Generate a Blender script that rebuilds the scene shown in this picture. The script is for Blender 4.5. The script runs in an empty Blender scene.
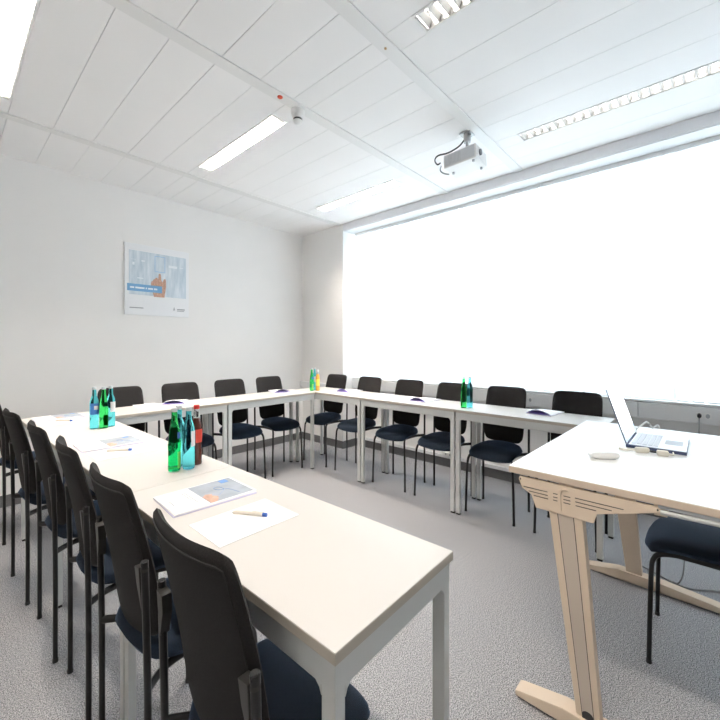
import bpy, bmesh, math, random
from math import sin, cos, pi, radians, sqrt
from mathutils import Vector, Matrix

random.seed(7)
# ------------------------------------------------------------------ units
# The photograph is a wide picture squeezed to a square: everything in it stands
# one third taller for its width.  The whole room is built to those proportions.
K = 0.866            # horizontal metres per measured metre
KZ = K * 4.0 / 3.0   # vertical
SC = bpy.context.scene
COL = SC.collection

# ------------------------------------------------------------------ materials
def new_mat(name):
    m = bpy.data.materials.new(name)
    m.use_nodes = True
    return m, m.node_tree, m.node_tree.nodes['Principled BSDF']

def pbr(name, col, rough=0.5, metal=0.0, spec=0.5, coat=0.0, sheen=0.0, trans=0.0, ior=1.45,
        bump=None, vary=None, emit=None, estr=0.0):
    m, nt, b = new_mat(name)
    b.inputs['Base Color'].default_value = (*col, 1)
    b.inputs['Roughness'].default_value = rough
    b.inputs['Metallic'].default_value = metal
    b.inputs['Specular IOR Level'].default_value = spec
    b.inputs['Coat Weight'].default_value = coat
    b.inputs['Sheen Weight'].default_value = sheen
    b.inputs['Transmission Weight'].default_value = trans
    b.inputs['IOR'].default_value = ior
    if emit:
        b.inputs['Emission Color'].default_value = (*emit, 1)
        b.inputs['Emission Strength'].default_value = estr
    tc = None
    if bump or vary:
        tc = nt.nodes.new('ShaderNodeTexCoord')
    if vary:                                   # (scale, amount)
        n = nt.nodes.new('ShaderNodeTexNoise')
        n.inputs['Scale'].default_value = vary[0]
        n.inputs['Detail'].default_value = 4
        nt.links.new(tc.outputs['Object'], n.inputs['Vector'])
        r = nt.nodes.new('ShaderNodeValToRGB')
        lo = [max(0, c * (1 - vary[1])) for c in col]
        hi = [min(1, c * (1 + vary[1])) for c in col]
        r.color_ramp.elements[0].position = 0.3
        r.color_ramp.elements[1].position = 0.7
        r.color_ramp.elements[0].color = (*lo, 1)
        r.color_ramp.elements[1].color = (*hi, 1)
        nt.links.new(n.outputs['Fac'], r.inputs['Fac'])
        nt.links.new(r.outputs['Color'], b.inputs['Base Color'])
    if bump:                                   # (scale, strength)
        n = nt.nodes.new('ShaderNodeTexNoise')
        n.inputs['Scale'].default_value = bump[0]
        n.inputs['Detail'].default_value = 3
        nt.links.new(tc.outputs['Object'], n.inputs['Vector'])
        bp = nt.nodes.new('ShaderNodeBump')
        bp.inputs['Strength'].default_value = bump[1]
        bp.inputs['Distance'].default_value = 0.002
        nt.links.new(n.outputs['Fac'], bp.inputs['Height'])
        nt.links.new(bp.outputs['Normal'], b.inputs['Normal'])
    return m

M = {}
M['wall'] = pbr('painted_woodchip_wall', (0.86, 0.85, 0.84), 0.85, spec=0.2, bump=(160, 0.15), vary=(3, 0.012))
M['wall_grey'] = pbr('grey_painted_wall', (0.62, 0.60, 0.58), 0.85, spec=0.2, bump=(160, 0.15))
M['ceil'] = pbr('white_ceiling_panel', (0.90, 0.90, 0.90), 0.7, spec=0.25, bump=(300, 0.08), vary=(2.0, 0.01))
M['ceil_gap'] = pbr('ceiling_joint_grey', (0.45, 0.45, 0.45), 0.9)
M['band'] = pbr('ceiling_band_metal', (0.82, 0.825, 0.82), 0.45, spec=0.4)
M['baseboard'] = pbr('grey_carpet_skirting', (0.16, 0.16, 0.165), 0.95, spec=0.1, vary=(300, 0.35))
M['trim'] = pbr('white_plastic_trim', (0.80, 0.81, 0.82), 0.4)
M['header'] = pbr('grey_header_paint', (0.82, 0.83, 0.86), 0.8)
M['wframe'] = pbr('white_window_frame', (0.82, 0.83, 0.85), 0.35)
M['hinge'] = pbr('grey_hinge_metal', (0.25, 0.26, 0.27), 0.35, metal=0.7)

# carpet: grey loop pile with light and dark specks
m, nt, b = new_mat('speckled_grey_carpet')
tc = nt.nodes.new('ShaderNodeTexCoord')
n1 = nt.nodes.new('ShaderNodeTexNoise'); n1.inputs['Scale'].default_value = 240; n1.inputs['Detail'].default_value = 3
n2 = nt.nodes.new('ShaderNodeTexNoise'); n2.inputs['Scale'].default_value = 60; n2.inputs['Detail'].default_value = 4
n3 = nt.nodes.new('ShaderNodeTexNoise'); n3.inputs['Scale'].default_value = 1.7; n3.inputs['Detail'].default_value = 3
for n in (n1, n2, n3):
    nt.links.new(tc.outputs['Object'], n.inputs['Vector'])
r1 = nt.nodes.new('ShaderNodeValToRGB')
r1.color_ramp.elements[0].position = 0.34; r1.color_ramp.elements[0].color = (0.085, 0.088, 0.102, 1)
r1.color_ramp.elements[1].position = 0.66; r1.color_ramp.elements[1].color = (0.68, 0.675, 0.695, 1)
nt.links.new(n1.outputs['Fac'], r1.inputs['Fac'])
r2 = nt.nodes.new('ShaderNodeValToRGB')
r2.color_ramp.elements[0].position = 0.3; r2.color_ramp.elements[0].color = (0.82, 0.82, 0.82, 1)
r2.color_ramp.elements[1].position = 0.7; r2.color_ramp.elements[1].color = (1.0, 1.0, 1.0, 1)
nt.links.new(n2.outputs['Fac'], r2.inputs['Fac'])
mx = nt.nodes.new('ShaderNodeMixRGB'); mx.blend_type = 'MULTIPLY'; mx.inputs['Fac'].default_value = 1
nt.links.new(r1.outputs['Color'], mx.inputs['Color1']); nt.links.new(r2.outputs['Color'], mx.inputs['Color2'])
r3 = nt.nodes.new('ShaderNodeValToRGB')
r3.color_ramp.elements[0].color = (0.95, 0.95, 0.95, 1); r3.color_ramp.elements[1].color = (1.0, 1.0, 1.0, 1)
nt.links.new(n3.outputs['Fac'], r3.inputs['Fac'])
mx2 = nt.nodes.new('ShaderNodeMixRGB'); mx2.blend_type = 'MULTIPLY'; mx2.inputs['Fac'].default_value = 1
nt.links.new(mx.outputs['Color'], mx2.inputs['Color1']); nt.links.new(r3.outputs['Color'], mx2.inputs['Color2'])
nt.links.new(mx2.outputs['Color'], b.inputs['Base Color'])
b.inputs['Roughness'].default_value = 0.95
b.inputs['Specular IOR Level'].default_value = 0.1
bp = nt.nodes.new('ShaderNodeBump'); bp.inputs['Strength'].default_value = 0.15; bp.inputs['Distance'].default_value = 0.003
nt.links.new(n1.outputs['Fac'], bp.inputs['Height']); nt.links.new(bp.outputs['Normal'], b.inputs['Normal'])
M['carpet'] = m

# vertical blind fabric: woven, lets daylight through
m = bpy.data.materials.new('white_blind_fabric'); m.use_nodes = True
nt = m.node_tree
for n in list(nt.nodes):
    nt.nodes.remove(n)
out = nt.nodes.new('ShaderNodeOutputMaterial')
dif = nt.nodes.new('ShaderNodeBsdfDiffuse'); dif.inputs['Color'].default_value = (0.90, 0.91, 0.92, 1)
trl = nt.nodes.new('ShaderNodeBsdfTranslucent'); trl.inputs['Color'].default_value = (0.95, 0.96, 0.97, 1)
tra = nt.nodes.new('ShaderNodeBsdfTransparent')
m1 = nt.nodes.new('ShaderNodeMixShader'); m1.inputs['Fac'].default_value = 0.60
m2 = nt.nodes.new('ShaderNodeMixShader'); m2.inputs['Fac'].default_value = 0.10
nt.links.new(dif.outputs[0], m1.inputs[1]); nt.links.new(trl.outputs[0], m1.inputs[2])
nt.links.new(m1.outputs[0], m2.inputs[1]); nt.links.new(tra.outputs[0], m2.inputs[2])
nt.links.new(m2.outputs[0], out.inputs['Surface'])
M['blind'] = m

# window glass
m = bpy.data.materials.new('window_glass'); m.use_nodes = True
nt = m.node_tree
for n in list(nt.nodes):
    nt.nodes.remove(n)
out = nt.nodes.new('ShaderNodeOutputMaterial')
gl = nt.nodes.new('ShaderNodeBsdfGlossy'); gl.inputs['Roughness'].default_value = 0.02
tra = nt.nodes.new('ShaderNodeBsdfTransparent'); tra.inputs['Color'].default_value = (0.96, 0.98, 0.98, 1)
mm = nt.nodes.new('ShaderNodeMixShader'); mm.inputs['Fac'].default_value = 0.06
nt.links.new(tra.outputs[0], mm.inputs[1]); nt.links.new(gl.outputs[0], mm.inputs[2])
nt.links.new(mm.outputs[0], out.inputs['Surface'])
M['glass'] = m

M['top'] = pbr('cream_white_laminate', (0.640, 0.612, 0.585), 0.38, spec=0.4)
M['top_edge'] = pbr('beige_table_edge', (0.47, 0.425, 0.365), 0.5)
M['steel'] = pbr('light_grey_painted_steel', (0.60, 0.61, 0.60), 0.4, spec=0.4)
M['foot_black'] = pbr('black_plastic_glide', (0.02, 0.02, 0.02), 0.5)
M['desk_top'] = pbr('white_desk_laminate', (0.86, 0.855, 0.84), 0.28, spec=0.5)
M['desk_edge'] = pbr('beige_desk_edge', (0.62, 0.51, 0.41), 0.5)
M['desk_metal'] = pbr('sand_beige_painted_metal', (0.70, 0.575, 0.45), 0.42, spec=0.4)
M['desk_panel'] = pbr('darker_beige_metal', (0.56, 0.475, 0.40), 0.45)
M['slot'] = pbr('dark_slot', (0.10, 0.09, 0.08), 0.8)

M['back_fabric'] = pbr('black_woven_backrest_fabric', (0.022, 0.0205, 0.021), 0.8, spec=0.16, sheen=0.02, bump=(700, 0.5), vary=(500, 0.4))
M['seat_fabric'] = pbr('midnight_blue_seat_fabric', (0.0065, 0.0155, 0.031), 0.7, spec=0.3, sheen=0.30, bump=(700, 0.5), vary=(500, 0.4))
for k_, v_ in (('Sheen Roughness', 0.35), ('Sheen Tint', (0.38, 0.6, 1.0, 1))):
    M['seat_fabric'].node_tree.nodes['Principled BSDF'].inputs[k_].default_value = v_
M['piping'] = pbr('black_seam_piping', (0.012, 0.012, 0.012), 0.7)
M['chair_tube'] = pbr('black_lacquered_tube', (0.012, 0.012, 0.013), 0.28, spec=0.5)
M['chair_plastic'] = pbr('black_plastic_bracket', (0.035, 0.033, 0.031), 0.42)

M['paper'] = pbr('white_paper', (0.86, 0.86, 0.87), 0.7, spec=0.2)
M['page_lilac'] = pbr('lilac_page_edges', (0.62, 0.60, 0.78), 0.7)
M['purple'] = pbr('purple_inside_page', (0.62, 0.53, 0.93), 0.6)
M['print_grey'] = pbr('printed_grey_blue_picture', (0.36, 0.40, 0.46), 0.55, vary=(14, 0.16))
M['print_text'] = pbr('pale_grey_print', (0.36, 0.37, 0.40), 0.7)
M['print_blue'] = pbr('printed_blue_tag', (0.16, 0.32, 0.64), 0.6)
M['skin_print'] = pbr('printed_skin_tone', (0.60, 0.37, 0.28), 0.6, vary=(60, 0.2))
M['skin_dark'] = pbr('printed_skin_shade', (0.56, 0.32, 0.24), 0.6)
M['pen_body'] = pbr('cream_pen_barrel', (0.86, 0.80, 0.70), 0.35)
M['pen_blue'] = pbr('blue_pen_cap', (0.05, 0.14, 0.50), 0.3)

def glassy(name, col, rough=0.03):
    return pbr(name, col, rough, trans=1.0, ior=1.15)
M['g_green'] = glassy('green_bottle_glass', (0.06, 0.86, 0.20))
M['g_blue'] = glassy('aqua_blue_bottle_glass', (0.16, 0.80, 0.90))
M['g_clear'] = glassy('clear_bottle_glass', (0.92, 0.95, 0.95))
M['cola'] = pbr('dark_cola', (0.10, 0.028, 0.02), 0.12, coat=0.5)
M['juice'] = pbr('orange_juice', (0.86, 0.42, 0.06), 0.3, coat=0.3)
M['cap_silver'] = pbr('silver_cap', (0.72, 0.75, 0.76), 0.3, metal=0.6)
M['cap_red'] = pbr('red_cap', (0.75, 0.05, 0.04), 0.35)
M['label_white'] = pbr('white_bottle_label', (0.80, 0.80, 0.80), 0.5)
M['label_blue'] = pbr('blue_bottle_label', (0.06, 0.22, 0.60), 0.45)
M['label_red'] = pbr('red_bottle_label', (0.80, 0.08, 0.05), 0.45)
M['label_lime'] = pbr('lime_bottle_label', (0.25, 0.75, 0.15), 0.45)
M['label_yellow'] = pbr('yellow_bottle_label', (0.9, 0.75, 0.12), 0.45)

M['laptop_dark'] = pbr('dark_blue_grey_laptop_side', (0.055, 0.075, 0.15), 0.35, metal=0.2)
M['laptop_silver'] = pbr('silver_laptop_shell', (0.72, 0.75, 0.80), 0.3, metal=0.5)
M['keys'] = pbr('pale_keys', (0.60, 0.62, 0.66), 0.5)
M['screen'] = pbr('lit_white_screen', (0.8, 0.8, 0.8), 0.2, emit=(1.0, 1.0, 1.0), estr=1.0)
M['screen_bar'] = pbr('lit_blue_screen_bar', (0.4, 0.5, 0.7), 0.2, emit=(0.45, 0.62, 0.88), estr=0.55)
M['white_plastic'] = pbr('white_plastic', (0.84, 0.84, 0.83), 0.35)
M['cream_plastic'] = pbr('cream_white_plastic', (0.80, 0.76, 0.67), 0.4)
M['grey_plastic'] = pbr('grey_plastic', (0.40, 0.42, 0.45), 0.45)
M['pale_grey'] = pbr('pale_grey_plastic', (0.64, 0.66, 0.69), 0.45)
M['dark_plastic'] = pbr('charcoal_plastic', (0.05, 0.05, 0.055), 0.45)
M['grey_cord'] = pbr('grey_rubber_cord', (0.33, 0.34, 0.34), 0.6)
M['red_dot'] = pbr('red_marker_sticker', (0.72, 0.10, 0.05), 0.5)
M['rust'] = pbr('ochre_screw_hole', (0.55, 0.36, 0.16), 0.7)
M['lamp_white'] = pbr('white_lamp_metal', (0.86, 0.86, 0.85), 0.45, spec=0.4)
M['mirror'] = pbr('brushed_aluminium_reflector', (0.80, 0.80, 0.80), 0.22, metal=1.0)
M['tube'] = pbr('lit_fluorescent_tube', (0.9, 0.9, 0.9), 0.5, emit=(1.0, 0.90, 0.79), estr=540.0)
M['tube_dim'] = pbr('dimmed_fluorescent_tube', (0.9, 0.9, 0.9), 0.5, emit=(1.0, 0.93, 0.85), estr=5.0)
M['proj_grey'] = pbr('projector_vent_grey', (0.50, 0.52, 0.55), 0.5)
M['mount'] = pbr('grey_mount_metal', (0.45, 0.46, 0.47), 0.35, metal=0.6)
M['lens'] = pbr('dark_lens', (0.22, 0.23, 0.25), 0.15)

# poster art: soft blue-grey photograph
m, nt, b = new_mat('poster_photo_blue_grey')
tc = nt.nodes.new('ShaderNodeTexCoord')
mp = nt.nodes.new('ShaderNodeMapping'); mp.inputs['Scale'].default_value = (9, 1, 1.6)
nz = nt.nodes.new('ShaderNodeTexNoise'); nz.inputs['Scale'].default_value = 3.0; nz.inputs['Detail'].default_value = 4
rp = nt.nodes.new('ShaderNodeValToRGB')
rp.color_ramp.elements[0].position = 0.3; rp.color_ramp.elements[0].color = (0.50, 0.60, 0.68, 1)
rp.color_ramp.elements[1].position = 0.72; rp.color_ramp.elements[1].color = (0.74, 0.80, 0.86, 1)
nt.links.new(tc.outputs['Object'], mp.inputs['Vector']); nt.links.new(mp.outputs['Vector'], nz.inputs['Vector'])
nt.links.new(nz.outputs['Fac'], rp.inputs['Fac']); nt.links.new(rp.outputs['Color'], b.inputs['Base Color'])
b.inputs['Roughness'].default_value = 0.3
M['poster_photo'] = m
M['poster_white'] = pbr('poster_white', (0.86, 0.87, 0.89), 0.3)
M['poster_banner'] = pbr('poster_blue_banner', (0.20, 0.44, 0.70), 0.35)
M['poster_outline'] = pbr('poster_pale_blue_outline', (0.36, 0.56, 0.76), 0.35)
M['poster_pale'] = pbr('poster_pale_marks', (0.80, 0.85, 0.90), 0.35)

# ------------------------------------------------------------------ geometry
class MB:
    """collects shapes (measured metres) for ONE mesh object"""
    def __init__(self):
        self.bm = bmesh.new()
    def _add(self, tmp, mi=0, mat=None):
        for f in tmp.faces:
            f.material_index = mi
        if mat is not None:
            bmesh.ops.transform(tmp, matrix=mat, verts=tmp.verts)
        me = bpy.data.meshes.new('tmp'); tmp.to_mesh(me); tmp.free()
        self.bm.from_mesh(me); bpy.data.meshes.remove(me)
    def box(self, x0, x1, y0, y1, z0, z1, bev=0.0, mi=0, mat=None, seg=2):
        t = bmesh.new()
        bmesh.ops.create_cube(t, size=1.0)
        for v in t.verts:
            v.co = Vector(((x0 + x1) / 2 + v.co.x * (x1 - x0), (y0 + y1) / 2 + v.co.y * (y1 - y0), (z0 + z1) / 2 + v.co.z * (z1 - z0)))
        if bev > 0:
            bmesh.ops.bevel(t, geom=t.edges[:], offset=bev, segments=seg, affect='EDGES', profile=0.5)
        self._add(t, mi, mat)
        return self
    def poly(self, pts, d, mi=0, mat=None, bev=0.0):
        """flat outline pts (3-D, one plane) thickened by vector d"""
        t = bmesh.new()
        d = Vector(d)
        a = [t.verts.new(Vector(p)) for p in pts]
        c = [t.verts.new(Vector(p) + d) for p in pts]
        t.faces.new(a); t.faces.new(list(reversed(c)))
        n = len(a)
        for i in range(n):
            t.faces.new((a[i], c[i], c[(i + 1) % n], a[(i + 1) % n]))
        bmesh.ops.recalc_face_normals(t, faces=t.faces[:])
        if bev > 0:
            bmesh.ops.bevel(t, geom=t.edges[:], offset=bev, segments=2, affect='EDGES', profile=0.5)
        self._add(t, mi, mat)
        return self
    def cyl(self, p0, p1, r0, r1=None, n=16, mi=0):
        r1 = r0 if r1 is None else r1
        return self.tube([p0, p1], r0, n, mi, r1=r1, smooth=False)
    def tube(self, pts, r, n=10, mi=0, r1=None, smooth=True, res=4):
        pts = [Vector(p) for p in pts]
        if smooth and len(pts) > 2:
            q = []
            for i in range(len(pts) - 1):
                p0 = pts[max(0, i - 1)]; p1 = pts[i]; p2 = pts[i + 1]; p3 = pts[min(len(pts) - 1, i + 2)]
                for k in range(res):
                    u = k / res
                    q.append(0.5 * ((2 * p1) + (p2 - p0) * u + (2 * p0 - 5 * p1 + 4 * p2 - p3) * u * u + (3 * p1 - p0 - 3 * p2 + p3) * u ** 3))
            q.append(pts[-1]); pts = q
        t = bmesh.new()
        m = len(pts)
        tang = []
        for i in range(m):
            d = pts[min(i + 1, m - 1)] - pts[max(i - 1, 0)]
            tang.append(d.normalized() if d.length > 1e-9 else Vector((0, 0, 1)))
        ref = Vector((0, 0, 1)) if abs(tang[0].z) < 0.9 else Vector((1, 0, 0))
        u = (ref - tang[0] * ref.dot(tang[0])).normalized()
        rings = []
        for i in range(m):
            u = (u - tang[i] * u.dot(tang[i])).normalized()
            w = tang[i].cross(u)
            rr = r if r1 is None else r + (r1 - r) * i / (m - 1)
            rings.append([t.verts.new(pts[i] + (u * cos(2 * pi * k / n) + w * sin(2 * pi * k / n)) * rr) for k in range(n)])
        for i in range(m - 1):
            for k in range(n):
                t.faces.new((rings[i][k], rings[i][(k + 1) % n], rings[i + 1][(k + 1) % n], rings[i + 1][k]))
        t.faces.new(list(reversed(rings[0]))); t.faces.new(rings[-1])
        bmesh.ops.recalc_face_normals(t, faces=t.faces[:])
        self._add(t, mi)
        return self
    def lathe(self, prof, c=(0, 0, 0), n=24, mi=0, a0=0.0, a1=2 * pi):
        t = bmesh.new()
        full = abs((a1 - a0) - 2 * pi) < 1e-6
        cnt = n if full else n + 1
        rings = []
        for (r, z) in prof:
            if r < 1e-6:
                rings.append([t.verts.new((c[0], c[1], c[2] + z))])
            else:
                rings.append([t.verts.new((c[0] + r * cos(a0 + (a1 - a0) * k / n), c[1] + r * sin(a0 + (a1 - a0) * k / n), c[2] + z)) for k in range(cnt)])
        for i in range(len(rings) - 1):
            A, B = rings[i], rings[i + 1]
            for k in range(n):
                k2 = (k + 1) % cnt
                if len(A) == 1 and len(B) == 1:
                    continue
                if len(A) == 1:
                    t.faces.new((A[0], B[k2], B[k]))
                elif len(B) == 1:
                    t.faces.new((A[k], A[k2], B[0]))
                else:
                    t.faces.new((A[k], A[k2], B[k2], B[k]))
        bmesh.ops.recalc_face_normals(t, faces=t.faces[:])
        self._add(t, mi)
        return self
    def sheet(self, fn, nu, nv, thick, mi=0):
        """thin curved sheet fn(u,v)->xyz, given a real thickness downwards"""
        t = bmesh.new()
        up = [[t.verts.new(Vector(fn(i / nu, j / nv))) for j in range(nv + 1)] for i in range(nu + 1)]
        lo = [[t.verts.new(Vector(fn(i / nu, j / nv)) - Vector((0, 0, thick))) for j in range(nv + 1)] for i in range(nu + 1)]
        for i in range(nu):
            for j in range(nv):
                t.faces.new((up[i][j], up[i + 1][j], up[i + 1][j + 1], up[i][j + 1]))
                t.faces.new((lo[i][j], lo[i][j + 1], lo[i + 1][j + 1], lo[i + 1][j]))
        for i in range(nu):
            t.faces.new((up[i][0], lo[i][0], lo[i + 1][0], up[i + 1][0]))
            t.faces.new((up[i][nv], up[i + 1][nv], lo[i + 1][nv], lo[i][nv]))
        for j in range(nv):
            t.faces.new((up[0][j], up[0][j + 1], lo[0][j + 1], lo[0][j]))
            t.faces.new((up[nu][j], lo[nu][j], lo[nu][j + 1], up[nu][j + 1]))
        bmesh.ops.recalc_face_normals(t, faces=t.faces[:])
        self._add(t, mi)
        return self
    def pillow(self, fn, n, m, mi=0):
        """closed padded shape: fn(s,t,side) with s,t in -1..1 and side +1/-1; both sides meet on the rim"""
        t = bmesh.new()
        A = [[None] * (m + 1) for _ in range(n + 1)]; B = [[None] * (m + 1) for _ in range(n + 1)]
        for i in range(n + 1):
            for j in range(m + 1):
                s = -1 + 2 * i / n; q = -1 + 2 * j / m
                s = sin(s * pi / 2) * 0.55 + s * 0.45; q = sin(q * pi / 2) * 0.55 + q * 0.45
                A[i][j] = t.verts.new(Vector(fn(s, q, 1)))
                B[i][j] = A[i][j] if (i in (0, n) or j in (0, m)) else t.verts.new(Vector(fn(s, q, -1)))
        for i in range(n):
            for j in range(m):
                t.faces.new((A[i][j], A[i + 1][j], A[i + 1][j + 1], A[i][j + 1]))
                t.faces.new((B[i][j], B[i][j + 1], B[i + 1][j + 1], B[i + 1][j]))
        bmesh.ops.recalc_face_normals(t, faces=t.faces[:])
        self._add(t, mi)
        return self
    def build(self, name, mats, parent=None, origin=(0, 0, 0), loc=None, smooth=True, angle=38):
        bm = self.bm
        ox, oy, oz = origin
        for v in bm.verts:
            v.co = Vector(((v.co.x - ox) * K, (v.co.y - oy) * K, (v.co.z - oz) * KZ))
        me = bpy.data.meshes.new(name)
        bm.to_mesh(me); bm.free()
        if not isinstance(mats, (list, tuple)):
            mats = [mats]
        for mt in mats:
            me.materials.append(mt)
        if smooth:
            for p in me.polygons:
                p.use_smooth = True
            me.set_sharp_from_angle(angle=radians(angle))
        o = bpy.data.objects.new(name, me)
        if smooth:
            wn = o.modifiers.new('weighted_normals', 'WEIGHTED_NORMAL'); wn.mode = 'FACE_AREA'; wn.weight = 80; wn.keep_sharp = True
        COL.objects.link(o)
        if parent is not None:
            o.parent = parent
        else:
            o.location = W(*(loc if loc is not None else origin))
        return o

def W(x, y, z):
    return Vector((x * K, y * K, z * KZ))

def tag(o, label, cat, group=None, kind=None):
    o['label'] = label; o['category'] = cat
    if group: o['group'] = group
    if kind: o['kind'] = kind
    return o

def thing(name, label, cat, loc=(0, 0, 0), rz=0.0, group=None):
    o = bpy.data.objects.new(name, None)
    o.empty_display_size = 0.1
    COL.objects.link(o)
    o.location = W(*loc); o.rotation_euler = (0, 0, rz)
    return tag(o, label, cat, group)

def struct(o, label=None):
    o['kind'] = 'structure'
    if label: o['label'] = label
    return o

def dup(root, loc, rz, label):
    kids = {}
    for o in bpy.data.objects:
        if o.parent is not None:
            kids.setdefault(o.parent.name, []).append(o)
    r = root.copy(); COL.objects.link(r)
    r.location = W(*loc); r.rotation_euler = (0, 0, rz); r['label'] = label
    for ch in kids.get(root.name, []):
        c = ch.copy(); COL.objects.link(c); c.parent = r
        for g in kids.get(ch.name, []):
            d = g.copy(); COL.objects.link(d); d.parent = c
    return r

# ------------------------------------------------------------------ room shell
XW, XE, YS, YN, ZC = -0.95, 4.46, -1.7, 5.10, 2.59
PX = 4.15           # face of the corner pier and of the header
o = MB().box(XW - .2, 4.9, YS - .2, YN + .2, -0.1, 0.0).build('floor', M['carpet'], smooth=False); struct(o, 'grey speckled carpet floor')
o = MB().box(XW - .2, 4.9, YN, YN + .2, 0, 2.8).build('wall_north', M['wall'], smooth=False); struct(o, 'white wall carrying the framed poster')
o = MB().box(XW - .2, XW, YS, YN, 0, 2.8).build('wall_west', M['wall_grey'], smooth=False); struct(o)
o = MB().box(XW - .2, 4.9, YS - .2, YS, 0, 2.8).build('wall_south', M['wall_grey'], smooth=False); struct(o)
o = MB().box(XE, 4.75, YS, 4.12, 0, 0.80).build('wall_east', M['wall'], smooth=False); struct(o, 'low wall under the windows')
o = MB().box(PX, 4.75, 4.12, YN, 0, 2.8, bev=0.006).build('wall_corner', M['wall']); struct(o, 'white corner pier between poster wall and windows')
o = MB().box(PX, 4.75, YS, 4.12, 2.515, 2.8).build('wall_header', M['header'], smooth=False); struct(o, 'grey header beam over the windows')
o = MB().box(PX + .012, 4.60, YS, 4.119, 2.508, 2.5149).build('trim_1', M['trim'], smooth=False); struct(o, 'white soffit behind the header')

# ceiling: rows of panels between bands, narrow strips hold the lamps
BANDS = [(-0.345, -0.255), (1.425, 1.520), (2.308, 2.403), (4.150, 4.240)]
STRIPS = [(0.195, 0.360), (1.790, 1.955), (3.415, 3.585)]
xs = []
x = 0.195
while x > XW:
    x2 = max(XW, x - 0.286); xs.append((x2, x)); x = x2
for a, b_, n in ((0.360, 1.790, 5), (1.955, 3.415, 5)):
    for i in range(n):
        xs.append((a + (b_ - a) * i / n, a + (b_ - a) * (i + 1) / n))
xs += [(3.585, 3.87), (3.87, PX)]
rows = [(YS, -0.345), (-0.255, 1.425), (1.520, 2.308), (2.403, 4.150), (4.240, YN)]
LAMP_ROWS = {1: (-0.115, 1.235), 3: (2.585, 3.930)}
mb = MB()
G = 0.0017
for ri, (y0, y1) in enumerate(rows):
    for (a, b_) in xs:
        mb.box(a + G, b_ - G, y0, y1, ZC, ZC + .02)
    for (a, b_) in STRIPS:
        if ri in LAMP_ROWS:
            l0, l1 = LAMP_ROWS[ri]
            mb.box(a + G, b_ - G, y0, l0 - .001, ZC, ZC + .02); mb.box(a + G, b_ - G, l1 + .001, y1, ZC, ZC + .02)
        else:
            mb.box(a + G, b_ - G, y0, y1, ZC, ZC + .02)
mb.box(XW - .2, 4.9, YS - .2, YN + .2, ZC + .16, ZC + .20, mi=1)
# closing sheet just above the joints, open over the lamps
for ri, (y0, y1) in enumerate(rows):
    for (a, b_) in xs:
        mb.box(a - .004, b_ + .004, y0 - .05, y1 + .05, ZC + .021, ZC + .026, mi=1)
    for (a, b_) in STRIPS:
        if ri not in LAMP_ROWS:
            mb.box(a, b_, y0 - .05, y1 + .05, ZC + .021, ZC + .026, mi=1)
o = mb.build('ceiling', [M['ceil'], M['ceil_gap']], smooth=False); struct(o, 'white panel ceiling with narrow joints')
for i, (y0, y1) in enumerate(BANDS):
    o = MB().box(XW, PX, y0, y1, ZC - .007, ZC + .012, bev=0.002).build('trim_%d' % (i + 2), M['band']); struct(o, 'flat white metal ceiling band')

# skirtings and cable ducts
o = MB().box(XW, PX, YN - .012, YN, 0, .085).build('baseboard_north', M['baseboard'], smooth=False); struct(o)
mb = MB().box(PX - .012, PX, 4.108, YN - .012, 0, .085).box(PX, XE - .012, 4.108, 4.12, 0, .085).box(XE - .012, XE, YS, 4.12, 0, .085)
o = mb.build('baseboard_east', M['baseboard'], smooth=False); struct(o)
o = MB().box(XE - .030, XE, YS, 4.119, .0865, .118, bev=.003).build('trim_6', M['trim']); struct(o, 'slim white cable channel above the skirting')
mb = MB()
yy = [YS, -0.9, 0.46, 1.62, 2.78, 4.119]
for i in range(len(yy) - 1):
    mb.box(4.345, XE, yy[i] + .001, yy[i + 1] - .001, .69, .795, bev=.004)
o = mb.build('trim_7', M['trim']); struct(o, 'white cable duct under the windows')
o = MB().box(PX - .05, PX, 4.13, YN - .002, .665, .735, bev=.004).build('trim_8', M['trim']); struct(o, 'white cable duct across the corner pier')
o = MB().box(4.36, 4.75, YS, 4.12, .80, .815, bev=.003).build('trim_9', M['trim']); struct(o, 'white window sill')

# windows
WX0, WX1 = 4.60, 4.67
WINS = [(2.285, 4.12, None), (1.305, 2.285, 2.12), (0.32, 1.305, 2.12), (-0.70, 0.32, 2.12), (-1.7, -0.70, 2.12)]
for i, (y0, y1, tz) in enumerate(WINS):
    z0, z1 = .815, 2.508
    f = MB()
    w = .065
    f.box(WX0, WX1, y0, y0 + w, z0, z1, bev=.004).box(WX0, WX1, y1 - w, y1, z0, z1, bev=.004)
    f.box(WX0, WX1, y0 + w, y1 - w, z0, z0 + w, bev=.004).box(WX0, WX1, y0 + w, y1 - w, z1 - w, z1, bev=.004)
    if tz:
        f.box(WX0, WX1, y0 + w, y1 - w, tz - .045, tz + .045, bev=.004)
    fr = f.build('window_%d' % (i + 1), M['wframe']); struct(fr, 'white framed window behind the vertical blinds')
    MB().box(4.63, 4.638, y0 + .05, y1 - .05, z0 + .05, z1 - .05).build('pane', M['glass'], fr, smooth=False)
    h = MB()
    for zz in (.86, 2.02, 2.06 if tz else 2.25):
        h.cyl((WX0 - .012, y0 + .02, zz - .0), (WX0 - .012, y0 + .02, zz + (.10 if zz < 1 else .022)), .009)
    h.build('hinge', M['hinge'], fr)

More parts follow.
